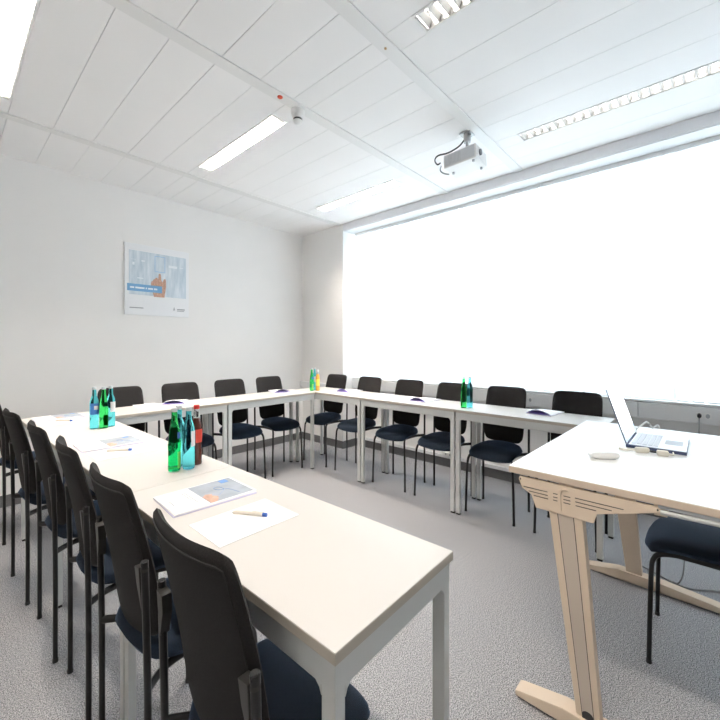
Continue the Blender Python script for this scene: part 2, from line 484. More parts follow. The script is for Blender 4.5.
# vertical blinds
BX = 4.385
def blind(y0, y1, label):
    t = thing('vertical_blind', label, 'window blind', (BX, (y0 + y1) / 2, .81), 0, 'vertical blinds across the windows')
    og = (BX, (y0 + y1) / 2, .81)
    MB().box(BX - .022, BX + .022, y0 - .0135, y1 + .0135, 2.478, 2.507, bev=.002).build('headrail', M['trim'], t, og)
    n = int(round((y1 - y0) / .1))
    s = MB()
    rnd = random.Random(int(y1 * 100))
    for k in range(n):
        yc = y0 + (y1 - y0) * (k + .5) / n
        a = radians(9 + rnd.uniform(-3, 3))
        hw = .0565 if 0 < k < n - 1 else .049
        c, sn = cos(a), sin(a)
        zb = .822 + rnd.uniform(-.004, .004)
        xa, ya = BX - sn * hw, yc - c * hw
        xb, yb = BX + sn * hw, yc + c * hw
        nx, ny = c * .0007, -sn * .0007
        s.poly([(xa - nx, ya - ny, zb), (xb - nx, yb - ny, zb), (xb - nx, yb - ny, 2.478), (xa - nx, ya - ny, 2.478)], (2 * nx, 2 * ny, 0))
    s.build('slats', M['blind'], t, og, smooth=False)
    w = MB()
    for k in range(n):
        yc = y0 + (y1 - y0) * (k + .5) / n
        w.box(BX - .004, BX + .004, yc - .04, yc + .04, .8185, .828)
    w.build('weights', M['trim'], t, og, smooth=False)
    return t
blind(2.305, 4.06, 'wide white vertical blind next to the corner pier')
blind(1.335, 2.275, 'white vertical blind behind the green and blue bottle pair')
blind(-1.62, 1.305, 'white vertical blind behind the laptop')

# ------------------------------------------------------------------ lamps
def lamp(label, xa, xb, y0, y1, dim=False, proto={}):
    cx, cy = (xa + xb) / 2, (y0 + y1) / 2
    if dim in proto:
        return dup(proto[dim], (cx, cy, ZC), 0, label)
    t = thing('ceiling_lamp', label, 'ceiling lamp', (cx, cy, ZC), 0, 'recessed louvre lamps in the ceiling')
    proto[dim] = t
    hl = (y1 - y0) / 2; hw = .0815; iw = .066
    h = MB()
    h.box(-hw, -iw, -hl, hl, -.003, .012, bev=.001).box(iw, hw, -hl, hl, -.003, .012, bev=.001)
    h.box(-iw, iw, -hl, -hl + .014, -.003, .012, bev=.001).box(-iw, iw, hl - .014, hl, -.003, .012, bev=.001)
    h.build('frame', M['lamp_white'], t)
    b2 = MB()
    side = [(.064, .004), (.063, .020), (.060, .036), (.054, .052), (.044, .066), (.030, .075)]
    for sg in (-1, 1):
        for (a, za), (c, zc) in zip(side, side[1:]):
            b2.poly([(sg * a, -hl, za), (sg * (a + .003), -hl, za), (sg * (c + .003), -hl, zc), (sg * c, -hl, zc)], (0, 2 * hl, 0))
    b2.box(-.045, .045, -hl, hl, .075, .080)
    b2.box(-.07, .07, -hl - .0005, -hl + .002, .012, .08).box(-.07, .07, hl - .002, hl + .0005, .012, .08)
    b2.build('reflector', M['mirror'], t, smooth=False)
    lv = MB()
    n = 21
    for k in range(n):
        yc = -hl + (2 * hl) * (k + .5) / n
        # wedge blade: narrow below, wide above
        lv.poly([(-.058, yc - .003, .003), (-.058, yc + .003, .003), (-.058, yc + .017, .036), (-.058, yc - .017, .036)], (.116, 0, 0))
    lv.build('louvre', M['lamp_white'], t, smooth=False)
    MB().cyl((0, -hl + .03, .056), (0, hl - .03, .056), .012, n=12).build('tube', M['tube_dim' if dim else 'tube'], t)
    return t
(l0, l1), (m0, m1) = LAMP_ROWS[3], LAMP_ROWS[1]
lamp('recessed strip lamp in the upper left corner of the picture', *STRIPS[0], l0, l1)
lamp('recessed strip lamp ending beside the smoke detector', *STRIPS[1], l0, l1)
lamp('recessed strip lamp near the corner pier', *STRIPS[2], l0, l1)
lamp('recessed strip lamp running beside the window header', *STRIPS[2], m0, m1, True)
lamp('recessed strip lamp cut by the top edge of the picture', *STRIPS[1], m0, m1, True)
lamp('recessed strip lamp straight above the left table row', *STRIPS[0], m0, m1)

# smoke detector, sticker, screw hole
t = thing('smoke_detector', 'white round smoke detector hanging below the ceiling band', 'smoke detector', (1.895, 2.385, ZC - .007))
MB().lathe([(0, 0), (.052, 0), (.052, -.022), (.046, -.030), (0, -.030)]).build('base', M['white_plastic'], t)
MB().lathe([(.044, -.030), (.041, -.048), (.0405, -.049), (0, -.049)]).build('housing', M['white_plastic'], t)
MB().lathe([(.034, -.049), (.034, -.060), (0, -.060)]).build('grille', M['dark_plastic'], t)
MB().lathe([(.036, -.060), (.034, -.072), (.02, -.080), (0, -.081)]).build('cover', M['white_plastic'], t)
o = MB().lathe([(0, 0), (.020, 0), (.020, -.003), (.016, -.006), (0, -.006)], c=(1.70, 2.350, ZC - .007)).build('sticker', M['red_dot'], origin=(1.70, 2.350, ZC - .007))
tag(o, 'small red dot on the ceiling band beside the smoke detector', 'sticker')
o = MB().lathe([(0, 0), (.008, 0), (.007, -.004), (0, -.005)], c=(1.865, 1.478, ZC - .007)).build('screw_plug', M['rust'], origin=(1.88, 1.475, ZC - .007))
tag(o, 'small ochre screw plug on the ceiling band', 'screw plug')

# projector
t = thing('projector', 'white projector on a grey pole under the ceiling', 'projector', (3.11, 1.55, ZC - .007))
og = (3.11, 1.55, ZC - .007)
MB().box(3.06, 3.16, 1.50, 1.60, ZC - .012, ZC - .007, bev=.001).cyl((3.11, 1.55, ZC - .06), (3.11, 1.55, ZC - .012), .030, .034).build('ceiling_plate', M['mount'], t, og)
MB().cyl((3.11, 1.55, 2.465), (3.11, 1.55, ZC - .058), .013).cyl((3.11, 1.55, 2.462), (3.11, 1.55, 2.480), .04).build('pole', M['mount'], t, og)
rm = Matrix.Translation((3.11, 1.57, 2.41)) @ Matrix.Rotation(radians(4), 4, 'Z') @ Matrix.Rotation(radians(-3), 4, 'X')
MB().box(-.125, .125, -.15, .15, -.045, .045, bev=.012, mat=rm, seg=3).build('body', M['white_plastic'], t, og)
v = MB()
v.box(-.128, -.124, -.135, .135, -.037, .037, bev=.001, mat=rm)
v.build('side_panel', M['pale_grey'], t, og)['label'] = 'grey side panel'
v = MB()
for k in range(9):
    v.box(-.1295, -.127, -.012 + k * .0125, -.006 + k * .0125, -.030, .030, mat=rm)
v.build('vent', M['proj_grey'], t, og)
v = MB()
v.box(-.10, .10, -.153, -.149, -.034, .034, bev=.001, mat=rm)
v.build('front_panel', M['white_plastic'], t, og)
a = rm @ Vector((-.055, -.150, .0)); b_ = rm @ Vector((-.055, -.168, .0))
MB().cyl(a, b_, .021, .019, n=20).build('lens', M['lens'], t, og)
for sx, sy in ((-.09, -.11), (.09, -.11), (0, .11)):
    a = rm @ Vector((sx, sy, -.045)); b_ = rm @ Vector((sx, sy, -.056))
    MB().cyl(a, b_, .011).build('foot', M['grey_plastic'], t, og)
MB().tube([(3.10, 1.565, ZC - .03), (3.07, 1.60, 2.51), (3.03, 1.69, 2.475), (2.99, 1.77, 2.465), (2.985, 1.80, 2.44), (2.985, 1.775, 2.405), (2.99, 1.745, 2.41)], .0055, 8).build('cable', M['dark_plastic'], t, og)
MB().tube([(2.985, 1.735, 2.385), (2.97, 1.735, 2.35), (2.975, 1.70, 2.325), (3.0, 1.665, 2.318)], .005, 8).build('cable', M['grey_cord'], t, og)

# ------------------------------------------------------------------ poster
t = thing('poster', 'white framed poster of a pointing hand on the white wall', 'poster', (1.832, YN, 1.79))
og = (1.832, YN, 1.79)
X0, X1, Z0, Z1 = 1.455, 2.21, 1.468, 2.112
PW, PH = X1 - X0, Z1 - Z0
def px_(s): return X0 + PW * s
def pz_(v): return Z1 - PH * v
yf = YN - .018
MB().box(X0, X1, yf, YN - .0005, Z0, Z1, bev=.002).build('board', M['poster_white'], t, og)
MB().box(px_(.06), px_(.95), yf - .0012, yf, pz_(.715), pz_(.096)).build('photo', M['poster_photo'], t, og, smooth=False)
hand = [(.502, .395), (.512, .38), (.526, .38), (.536, .395), (.546, .50), (.565, .50), (.585, .455), (.605, .445), (.616, .47), (.618, .56), (.605, .65), (.592, .725), (.43, .725), (.415, .68), (.395, .61), (.383, .54), (.392, .505), (.41, .50), (.422, .475), (.445, .465), (.458, .445), (.482, .445), (.496, .47)]
MB().poly([(px_(s), yf - .0012, pz_(v)) for s, v in hand], (0, -.0008, 0)).build('hand_picture', M['skin_print'], t, og, smooth=False)
w = MB()
for (s0, v0, s1, v1) in ((.418, .50, .428, .60), (.452, .47, .458, .60), (.497, .46, .500, .60), (.545, .48, .540, .62)):
    w.poly([(px_(s0), yf - .002, pz_(v0)), (px_(s0 + .007), yf - .002, pz_(v0)), (px_(s1 + .007), yf - .002, pz_(v1)), (px_(s1), yf - .002, pz_(v1))], (0, -.0005, 0))
w.build('finger_lines', M['skin_dark'], t, og, smooth=False)
MB().box(px_(.035), px_(.555), yf - .004, yf - .002, pz_(.665), pz_(.565)).build('banner', M['poster_banner'], t, og, smooth=False)
w = MB()
xx = .075
for L in (.06, .135, .02, .075, .05):
    w.box(px_(xx), px_(xx + L), yf - .005, yf - .004, pz_(.628), pz_(.604)); xx += L + .016
w.build('banner_writing', M['poster_pale'], t, og, smooth=False)
w = MB()
for (a, b_, c, d) in ((.44, .605, .128, .138), (.44, .605, .352, .362), (.44, .450, .128, .362), (.595, .605, .128, .362)):
    w.box(px_(a), px_(b_), yf - .002, yf - .0012, pz_(d), pz_(c))
w.build('square_outline', M['poster_outline'], t, og, smooth=False)
w = MB()
for (a, b_, c, d) in ((.09, .16, .22, .225), (.11, .14, .26, .30), (.24, .29, .22, .24), (.18, .27, .47, .485), (.66, .80, .24, .275), (.84, .90, .25, .26)):  # pale print marks; the wide bar at right is a painted lamp reflection
    w.box(px_(a), px_(b_), yf - .002, yf - .0012, pz_(d), pz_(c))
w.build('picture_marks_and_glint', M['poster_pale'], t, og, smooth=False)
w = MB()
w.box(px_(.07), px_(.27), yf - .0012, yf, pz_(.905), pz_(.893))
w.box(px_(.80), px_(.93), yf - .0012, yf, pz_(.895), pz_(.880)).box(px_(.80), px_(.92), yf - .0012, yf, pz_(.915), pz_(.905))
w.poly([(px_(.735), yf, pz_(.915)), (px_(.75), yf, pz_(.85)), (px_(.768), yf, pz_(.915)), (px_(.75), yf, pz_(.895))], (0, -.0012, 0))
w.build('small_print', M['print_text'], t, og, smooth=False)

# ------------------------------------------------------------------ tables
def table(L, label, loc, rz):
    t = thing('seminar_table', label, 'table', loc, rz, 'narrow seminar tables of the horseshoe')
    Wd = .49
    a, c = L / 2, Wd / 2
    mb = MB()
    mb.box(-a, a, -c, c, .7205, .7385, bev=.0015, mi=1)
    mb.box(-a + .0008, a - .0008, -c + .0008, c - .0008, .7360, .7400, bev=.001)
    mb.build('tabletop', [M['top'], M['top_edge']], t)
    ia, ic, z0, z1, th = a - .008, c - .008, .672, .7205, .022
    f = MB()
    f.box(-ia, ia, -ic, -ic + th, z0, z1).box(-ia, ia, ic - th, ic, z0, z1)
    f.box(-ia, -ia + th, -ic + th, ic - th, z0, z1).box(ia - th, ia, -ic + th, ic - th, z0, z1)
    lx, ly = .040, .030
    for sx in (-1, 1):
        for sy in (-1, 1):
            g = .018
            X = sx * (ia - lx); Y = sy * ic
            f.poly([(X, Y, z0), (X - sx * g, Y, z0), (X - sx * g * .35, Y, z0 - g * .4), (X, Y, z0 - g)], (0, -sy * .02, 0))
            X = sx * ia; Y = sy * (ic - ly)
            f.poly([(X, Y, z0), (X, Y - sy * g, z0), (X, Y - sy * g * .35, z0 - g * .4), (X, Y, z0 - g)], (-sx * .02, 0, 0))
    f.build('frame', M['steel'], t, smooth=False)
    for sx in (-1, 1):
        for sy in (-1, 1):
            x0, x1 = sorted((sx * ia, sx * (ia - lx))); y0, y1 = sorted((sy * ic, sy * (ic - ly)))
            lg = MB().box(x0, x1, y0, y1, .012, z0 + .002, bev=.003).build('leg', M['steel'], t)
            MB().box(x0 + .003, x1 - .003, y0 + .003, y1 - .003, 0, .012, bev=.002).build('foot_cap', M['foot_black'], lg)
    return t
TB = table(1.1996, 'near left table, the one whose white corner points at the camera', (.745, 1.138, 0), radians(91.4))
dup(TB, (.7157, 2.3377, 0), radians(91.4), 'middle table of the left row, carrying green, blue and red-capped bottles')
dup(TB, (.6864, 3.5374, 0), radians(91.4), 'farthest table of the left row, carrying two blue bottles and one green')
T2 = table(1.099, 'table below the poster, joining the left row to the back row', (1.482, 3.963, 0), radians(-0.3))
dup(TB, (2.633, 3.962, 0), radians(-0.3), 'back row table ending in the far corner, under a single purple brochure')
dup(TB, (3.487, 3.545, 0), radians(90), 'corner table of the window row, nearest the white pier')
dup(TB, (3.487, 2.345, 0), radians(90), 'middle table of the window row, carrying the green and blue bottle pair')
dup(TB, (3.487, 1.145, 0), radians(90), 'near table of the window row, partly hidden behind the white desk')

# ------------------------------------------------------------------ chairs
def make_chair(label, loc, rz):
    t = thing('conference_chair', label, 'chair', loc, rz, 'black upholstered conference chairs')
    # seat
    def seat(s, q, side):
        k = sqrt(max(0, 1 - (.22 if q > 0 else .42) * abs(q) ** (6 if q > 0 else 4))); kk = sqrt(max(0, 1 - (.30 if q > 0 else .40) * abs(s) ** (3.5 if q > 0 else 3)))
        hw = .218 if q > 0 else .218 - .016 * q * q
        y = s * hw * k
        x = .016 + q * .212 * kk
        r = max(abs(s), abs(q))
        h = (max(0, 1 - r ** 7)) ** .5
        z = .447 + .012 * (1 - s * s) * (1 - .5 * q) - .004
        z -= (.044 - .020 * s * s) * max(0, (q - .25) / .75) ** 2
        z += .004 * max(0, -q)
        z += (.022 if side > 0 else -.026) * h
        return (x, y, z)
    MB().pillow(seat, 18, 18).build('seat', M['seat_fabric'], t)
    # backrest
    def ctr(s, q):
        v = (q + 1) / 2
        hw = .208 - .012 * v - .020 * (1 - v) ** 3
        y = s * hw * sqrt(max(0, 1 - (.15 if q > 0 else .2) * abs(q) ** 13))
        z = .486 + v * .394
        z = .683 + (z - .683) * sqrt(max(0, 1 - .12 * abs(s) ** 13))
        z -= .014 * (1 - s * s) * (1 - v) ** 2
        x = -.167 - .096 * v ** 1.5 + .032 * s * s
        return x, y, z
    def back(s, q, side):
        x, y, z = ctr(s, q)
        r = max(abs(s), abs(q))
        h = (max(0, 1 - r ** 8)) ** .5
        return (x + side * .0165 * h, y, z)
    bk = MB().pillow(back, 26, 26).build('backrest', M['back_fabric'], t)
    pts = []
    for i in range(9):
        q = -.7 + 1.58 * i / 8; pts.append((-.9, q))
    for i in range(1, 8):
        pts.append((-.9 + 1.8 * i / 8, .88))
    for i in range(9):
        pts.append((.9, .88 - 1.58 * i / 8))
    def rear(s, q):
        x, y, z = ctr(s, q); r = max(abs(s), abs(q))
        return (x - .0165 * sqrt(max(0, 1 - r ** 8)) - .0005, y, z)
    MB().tube([rear(*p) for p in pts], .0022, 6, res=2).build('piping', M['piping'], bk)
    R = .0108
    for sy in (-1, 1):
        MB().tube([(.196, sy * .228, .004), (.192, sy * .222, .20), (.187, sy * .214, .345), (.180, sy * .208, .385), (.158, sy * .196, .406), (.10, sy * .165, .410), (.04, sy * .160, .410), (-.06, sy * .160, .410), (-.125, sy * .175, .411), (-.192, sy * .224, .412)], R, 12).build('front_leg', M['chair_tube'], t)
        MB().tube([(-.192, sy * .2265, .004), (-.192, sy * .2265, .40), (-.200, sy * .2255, .683), (-.2003, sy * .2255, .690)], R, 12, res=3).build('rear_leg', M['chair_tube'], t)
        MB().lathe([(.0112, -.006), (.0112, 0), (.008, .0065), (0, .009)], c=(-.2003, sy * .2255, .690), n=14).build('end_cap', M['chair_plastic'], t)
        y0 = sy * .222; y1 = sy * .186
        MB().poly([(-.216, y0, .694), (-.216, y1, .690), (-.212, y1 + sy * .006, .650), (-.208, y0 - sy * .004, .596), (-.208, y0, .596)], (.026, 0, 0), bev=.002).build('bracket', M['chair_plastic'], t)
        for xx in (.196, -.192):
            MB().cyl((xx, sy * .2275, 0), (xx, sy * .2275, .014), .0122, n=12).build('foot_glide', M['foot_black'], t)
    MB().tube([(-.08, -.16, .411), (-.08, .16, .411)], .0095, 10, smooth=False).build('crossbar', M['chair_tube'], t)
    MB().tube([(.08, -.163, .410), (.08, .163, .410)], .008, 10, smooth=False).build('crossbar', M['chair_tube'], t)
    return t
CH = make_chair('black chair nearest the camera, tucked under the free end of the left table row', (.612, .885, 0), radians(1))
def chair(x, y, deg, label):
    return dup(CH, (x, y, 0), radians(deg), label)
# left row, facing the tables (+x)
chair(.605, 1.470, 1, 'black chair second from the camera along the left row, beside the front open brochure')
chair(.600, 2.045, -3, 'black chair third from the camera along the left row, level with the red-capped bottle')
chair(.576, 2.640, 0, 'black chair fourth from the camera along the left row, beside the middle brochure')
chair(.535, 3.310, 3, 'black chair fifth from the camera along the left row, level with the two blue bottles')
chair(.52, 4.365, 2, 'black chair at the far end of the left row, cut by the picture edge')
# back row, facing the camera side (-y)
PY = 4.068
chair(1.195, PY, -90, 'black chair against the white wall, first in the back row from the left')
chair(1.765, PY, -92, 'black chair against the white wall, behind the purple brochure and lone sheet')
chair(2.360, PY, -90, 'black chair against the white wall, third in the back row from the left')
chair(2.920, PY, -90, 'black chair in the back row closest to the far corner')
# window row, facing -x
WXc = 3.568
chair(WXc, 3.885, 180, 'black chair in front of the white corner pier')
chair(WXc, 3.262, 180, 'black chair by the window, second from the white corner pier')
chair(WXc, 2.632, 180, 'black chair by the window, third from the white corner pier')
chair(WXc, 2.050, 180, 'black chair by the window, just left of the green and blue bottle pair')
chair(WXc + .01, 1.472, 180, 'black chair by the window, just right of the green and blue bottle pair')
chair(WXc + .01, .843, 180, 'black chair by the window nearest the laptop, behind the arched purple brochure')
chair(2.609, .012, 90, 'blue-black chair pushed under the white desk')

# ------------------------------------------------------------------ trainer desk
D0 = (2.46, .27, 0)
t = thing('trainer_desk', 'white-topped trainer desk on beige metal T-shaped legs', 'desk', D0)
tl, tr = (1.742, .665), (3.175, .642)
br_, bl = (3.160, -.150), (1.742, -.150)
mb = MB()
mb.poly([(*tl, .757), (*tr, .757), (*br_, .757), (*bl, .757)], (0, 0, .0215), bev=.003, mi=1)
ins = .0015
mb.poly([(tl[0] + ins, tl[1] - ins, .776), (tr[0] - ins, tr[1] - ins, .776), (br_[0] - ins, br_[1] + ins, .776), (bl[0] + ins, bl[1] + ins, .776)], (0, 0, .004), bev=.001)
mb.build('desktop', [M['desk_top'], M['desk_edge']], t, D0)
def tleg(xo, sgn):
    """one end frame; xo = outer face, sgn = +1 grows towards +x"""
    pts = [(.619, .750), (.619, .736), (.607, .713), (.567, .697), (.548, .658), (.329, .657), (.318, .687), (.136, .731), (.127, .735), (.122, .743), (.126, .750)]
    bp_ = MB().poly([(xo, y, z) for y, z in pts], (sgn * .012, 0, 0), bev=.0015).build('bracket', M['desk_metal'], t, D0)
    s = MB()
    e = xo - sgn * .0008
    def line(y0, y1, z):
        a, b2 = sorted((e, xo + sgn * .001))
        s.box(a, b2, min(y0, y1), max(y0, y1), z - .0013, z + .0013)
    for (y0, y1, z) in ((.600, .500, .7185), (.578, .499, .7075), (.557, .498, .6965), (.478, .461, .7185), (.478, .461, .7075), (.478, .461, .6975), (.438, .412, .7185), (.438, .412, .7075), (.438, .412, .6975), (.395, .230, .7205), (.394, .268, .709), (.393, .320, .6975)):
        line(y0, y1, z)
    s.build('vent_slots', M['slot'], bp_, D0, smooth=False)
    hx = xo - sgn * .003
    MB().tube([(hx, .447, .671), (hx, .449, .70), (hx, .450, .722), (hx, .445, .735), (hx, .434, .739), (hx, .421, .738)], .0032, 8).build('hook', M['desk_metal'], bp_, D0)
    for (y, z) in ((.6125, .742), (.127, .7425)):
        MB().cyl((xo - sgn * .003, y, z), (xo + sgn * .002, y, z), .0075, n=16).cyl((xo - sgn * .0035, y, z), (xo, y, z), .003, n=12, mi=1).build('bolt', [M['desk_metal'], M['slot']], bp_, D0)
    # column, slanting, widening upwards
    def ye(z, side):
        u = (z - .03) / .63
        c = .345 + .088 * u; hw = .043 + .021 * u
        return c + side * hw
    zt, zb = .665, .045
    x1 = xo + sgn * .006
    MB().poly([(x1, ye(zb, 1), zb), (x1, ye(zt, 1), zt), (x1, ye(zt, -1), zt), (x1, ye(zb, -1), zb)], (sgn * .050, 0, 0), bev=.004).build('column', M['desk_metal'], t, D0)
    col = [c for c in bpy.data.objects if c.name.startswith('column')][-1]
    def yi(z, f):
        a, b2 = ye(z, 1), ye(z, -1)
        return a + (b2 - a) * f
    zz0, zz1 = zb + .012, zt - .006
    pm = MB()
    pm.poly([(x1 - sgn * .0006, yi(zz0, .27), zz0), (x1 - sgn * .0006, yi(zz1, .27), zz1), (x1 - sgn * .0006, yi(zz1, .74), zz1), (x1 - sgn * .0006, yi(zz0, .74), zz0)], (sgn * .002, 0, 0))
    for f in (.27, .74):
        pm.poly([(x1 - sgn * .0011, yi(zz0, f - .012), zz0), (x1 - sgn * .0011, yi(zz1, f - .012), zz1), (x1 - sgn * .0011, yi(zz1, f + .012), zz1), (x1 - sgn * .0011, yi(zz0, f + .012), zz0)], (sgn * .002, 0, 0), mi=1)
    pm.build('column_cover', [M['desk_panel'], M['slot']], col, D0, smooth=False)
    cz = .068; cy = yi(cz, .5)
    cap = []
    for k in range(13):
        a = pi * k / 12
        cap.append((x1 - sgn * .002, cy + .020 * cos(a), cz + .012 * sin(a)))
    cap = [(x1 - sgn * .002, cy + .020, .048)] + cap + [(x1 - sgn * .002, cy - .020, .048)]
    MB().poly(cap, (sgn * .004, 0, 0)).build('cable_outlet', M['dark_plastic'], col, D0, smooth=False)
    # foot
    prof = [(.632, .006), (.638, .016), (.634, .026), (.615, .030), (.44, .056), (.25, .056), (-.12, .030), (-.145, .026), (-.150, .016), (-.145, .006)]
    xf = xo - sgn * .008
    MB().poly([(xf, y, z) for y, z in prof], (sgn * .075, 0, 0), bev=.006).build('foot', M['desk_metal'], t, D0)
    for yy_ in (.59, -.10):
        MB().cyl((xf + sgn * .037, yy_, 0), (xf + sgn * .037, yy_, .008), .02).build('foot_glide', M['foot_black'], t, D0)
tleg(1.748, 1)
tleg(3.140, -1)
MB().box(1.76, 3.128, .40, .46, .705, .757, bev=.003).build('beam', M['desk_metal'], t, D0)
MB().box(1.765, 3.12, .10, .14, .722, .757, bev=.003).build('beam', M['desk_metal'], t, D0)
MB().cyl((1.752, .120, .737), (1.752, -.145, .742), .007, n=12).build('side_rail', M['steel'], t, D0)
MB().box(1.746, 1.79, -.148, .126, .748, .757).build('rail_seat', M['grey_plastic'], t, D0, smooth=False)

# ------------------------------------------------------------------ laptop and things on the desk
ZD = .7801
L0 = (2.66, .19, ZD)
t = thing('laptop', 'open laptop with a lit white screen on the white desk', 'laptop', L0)
lx0, lx1, ly0, ly1 = 2.478, 2.852, .066, .316
MB().box(lx0, lx1, ly0, ly1, ZD, ZD + .012, bev=.002).build('base', M['laptop_dark'], t, L0)
MB().box(lx0 + .002, lx1 - .002, ly0 + .002, ly1 - .014, ZD + .012, ZD + .0145, bev=.001).build('palm_rest', M['laptop_silver'], t, L0)
kb = MB()
for r in range(5):
    for c in range(13):
        x0 = lx0 + .030 + c * .0243
        y0 = ly0 + .115 + r * .0235
        kb.box(x0, x0 + .021, y0, y0 + .020, ZD + .0145, ZD + .0165)
kb.build('keyboard', M['keys'], t, L0, smooth=False)
MB().box(2.60, 2.72, ly0 + .02, ly0 + .095, ZD + .0145, ZD + .0149).build('touchpad', M['grey_plastic'], t, L0, smooth=False)
hy, hz_ = .3105, ZD + .014
dy, dz = .094, .214
ln = sqrt(dy * dy + dz * dz)
ty, tz = dy / ln, dz / ln          # up the lid
ny, nz = -tz, ty                   # towards the user
def lidbox(x0, x1, a0, a1, d0, d1, mat_, nm, par, bev=0):
    p = lambda x, a, d: (x, hy + ty * a + ny * d, hz_ + tz * a + nz * d)
    return MB().poly([p(x0, a0, d0), p(x1, a0, d0), p(x1, a1, d0), p(x0, a1, d0)], (0, ny * (d1 - d0), nz * (d1 - d0)), bev=bev).build(nm, mat_, par, L0, smooth=False)
lid = lidbox(lx0, lx1, 0, ln, -.006, 0, [M['laptop_silver']], 'lid', t, bev=.0012)
lidbox(lx0 - .0006, lx0 + .001, .001, ln - .002, -.0055, -.0015, [M['laptop_dark']], 'lid_edge', lid)
lidbox(lx0 + .008, lx1 - .008, .044, ln - .018, 0, .0008, [M['screen']], 'display', lid)
lidbox(lx0 + .008, lx1 - .008, .006, .044, 0, .0008, [M['screen_bar']], 'taskbar', lid)
MB().cyl((lx0 + .04, hy + .004, hz_ - .001), (lx1 - .04, hy + .004, hz_ - .001), .006, n=12).build('hinge', M['laptop_dark'], t, L0)

A0 = (2.42, .22, ZD)
t = thing('cable_adapter', 'cream cable adapter with two plugs lying along the laptop', 'cable adapter', A0)
m1_ = Matrix.Translation((2.405, .238, ZD + .0101)) @ Matrix.Rotation(radians(-62), 4, 'Z')
MB().box(-.030, .030, -.013, .013, -.010, .010, bev=.006, mat=m1_, seg=3).build('plug', M['cream_plastic'], t, A0)
m2_ = Matrix.Translation((2.400, .155, ZD + .0101)) @ Matrix.Rotation(radians(-78), 4, 'Z')
MB().box(-.024, .024, -.013, .013, -.010, .010, bev=.006, mat=m2_, seg=3).build('plug', M['cream_plastic'], t, A0)
MB().tube([(2.395, .335, ZD + .005), (2.39, .30, ZD + .005), (2.395, .265, ZD + .009)], .0045, 8).build('cable', M['cream_plastic'], t, A0)
MB().tube([(2.415, .212, ZD + .009), (2.425, .195, ZD + .006), (2.410, .175, ZD + .009)], .004, 8).build('cable', M['dark_plastic'], t, A0)
MB().tube([(2.398, .132, ZD + .009), (2.42, .115, ZD + .006), (2.462, .118, ZD + .007)], .0035, 8).build('cable', M['cream_plastic'], t, A0)

MO = (2.160, .365, ZD)
t = thing('computer_mouse', 'flat white computer mouse on the front of the white desk', 'computer mouse', MO, radians(-54))
def mouse(s, q, side):
    k = sqrt(1 - .30 * q ** 4)
    r = max(abs(s), abs(q)); h = max(0, 1 - r ** 4) ** .5
    x = s * .068 * sqrt(1 - .2 * q ** 4); y = q * .030 * sqrt(1 - .3 * s ** 4)
    z = .008 + .004 * s * s + (.016 * h if side > 0 else -.008 * h)
    return (x, y, z)
MB().pillow(mouse, 14, 12).build('shell', M['white_plastic'], t)
MB().box(-.045, .045, -.022, .022, 0, .0015).build('base', M['grey_plastic'], t, smooth=False)

o = MB().tube([(3.02, .33, ZD + .0045), (3.06, .305, ZD + .022), (3.10, .285, ZD + .034), (3.14, .27, ZD + .022), (3.125, .255, ZD + .006), (3.14, .23, ZD + .020), (3.150, .22, ZD + .0045)], .0045, 8).build('white_cable', M['white_plastic'], origin=(3.09, .27, ZD))
tag(o, 'white cable looping up behind the laptop on the desk', 'cable')

# ------------------------------------------------------------------ cords and sockets
def fl(u, v, z=0.006):
    FX, FY, CX, V0, H = 380., 380. * 4 / 3, 360., 345.5, 1.19
    a = math.atan(345. / 380.); Z = FY * (H - z) / (v - V0); q = (u - CX) / FX
    return (Z * (cos(a) + sin(a) * q), Z * (sin(a) - cos(a) * q), z)
pts = [(3.42, .42, .006), (3.355, .30, .006), (3.27, .146, .006), (3.27, .055, .006), (3.36, -.075, .006), (3.44, -.32, .006)]
o = MB().tube(pts, .0055, 8).build('mains_cable', M['grey_cord'], origin=(3.29, .13, 0))
tag(o, 'grey cord lying on the carpet behind the desk foot', 'cord')
o = MB().tube([(3.176, .11, .770), (3.19, .105, .70), (3.20, .10, .45), (3.22, .098, .20), (3.235, .105, .08), (3.262, .13, .016), (3.264, .16, .015)], .004, 8).build('hanging_cable', M['grey_cord'], origin=(3.19, .105, .725))
tag(o, 'thin grey cord hanging down behind the white desk', 'cord')

def socket(nm, y, z, label, plug=False):
    xf = 4.345
    t = thing(nm, label, 'socket', (xf, y, z))
    og = (xf, y, z)
    MB().box(xf - .005, xf - .0003, y - .021, y + .021, z - .018, z + .018, bev=.0015).build('plate', M['white_plastic'], t, og)
    MB().cyl((xf - .0062, y, z), (xf - .004, y, z), .014, n=18).build('insert', M['grey_plastic'], t, og)
    return t
socket('power_socket', -.018, .742, 'empty white socket in the cable duct right of the laptop')
socket('power_socket', .036, .742, 'white socket holding a dark plug in the cable duct')
socket('power_socket', 1.42, .742, 'small white socket in the duct between two window chairs')
t = thing('power_plug', 'dark round plug with a thin cord in the duct socket', 'plug', (4.335, .036, .742))
og = (4.335, .036, .742)
MB().cyl((4.338, .036, .742), (4.305, .036, .742), .016, .013, n=16).build('body', M['dark_plastic'], t, og)
MB().tube([(4.31, .036, .735), (4.302, .036, .70), (4.305, .037, .62), (4.31, .036, .40), (4.32, .03, .10), (4.30, .02, .008), (4.15, -.05, .006)], .004, 8).build('cord', M['grey_cord'], t, og)
t = thing('floor_outlet', 'small metal outlet on the channel low behind the window chairs', 'outlet', (4.43, 2.46, .1185))
og = (4.43, 2.46, .1185)
MB().box(4.40, 4.459, 2.40, 2.54, .1185, .150, bev=.003).build('box', M['white_plastic'], t, og)
MB().cyl((4.395, 2.43, .134), (4.401, 2.43, .134), .012, n=16).build('cover', M['mount'], t, og)
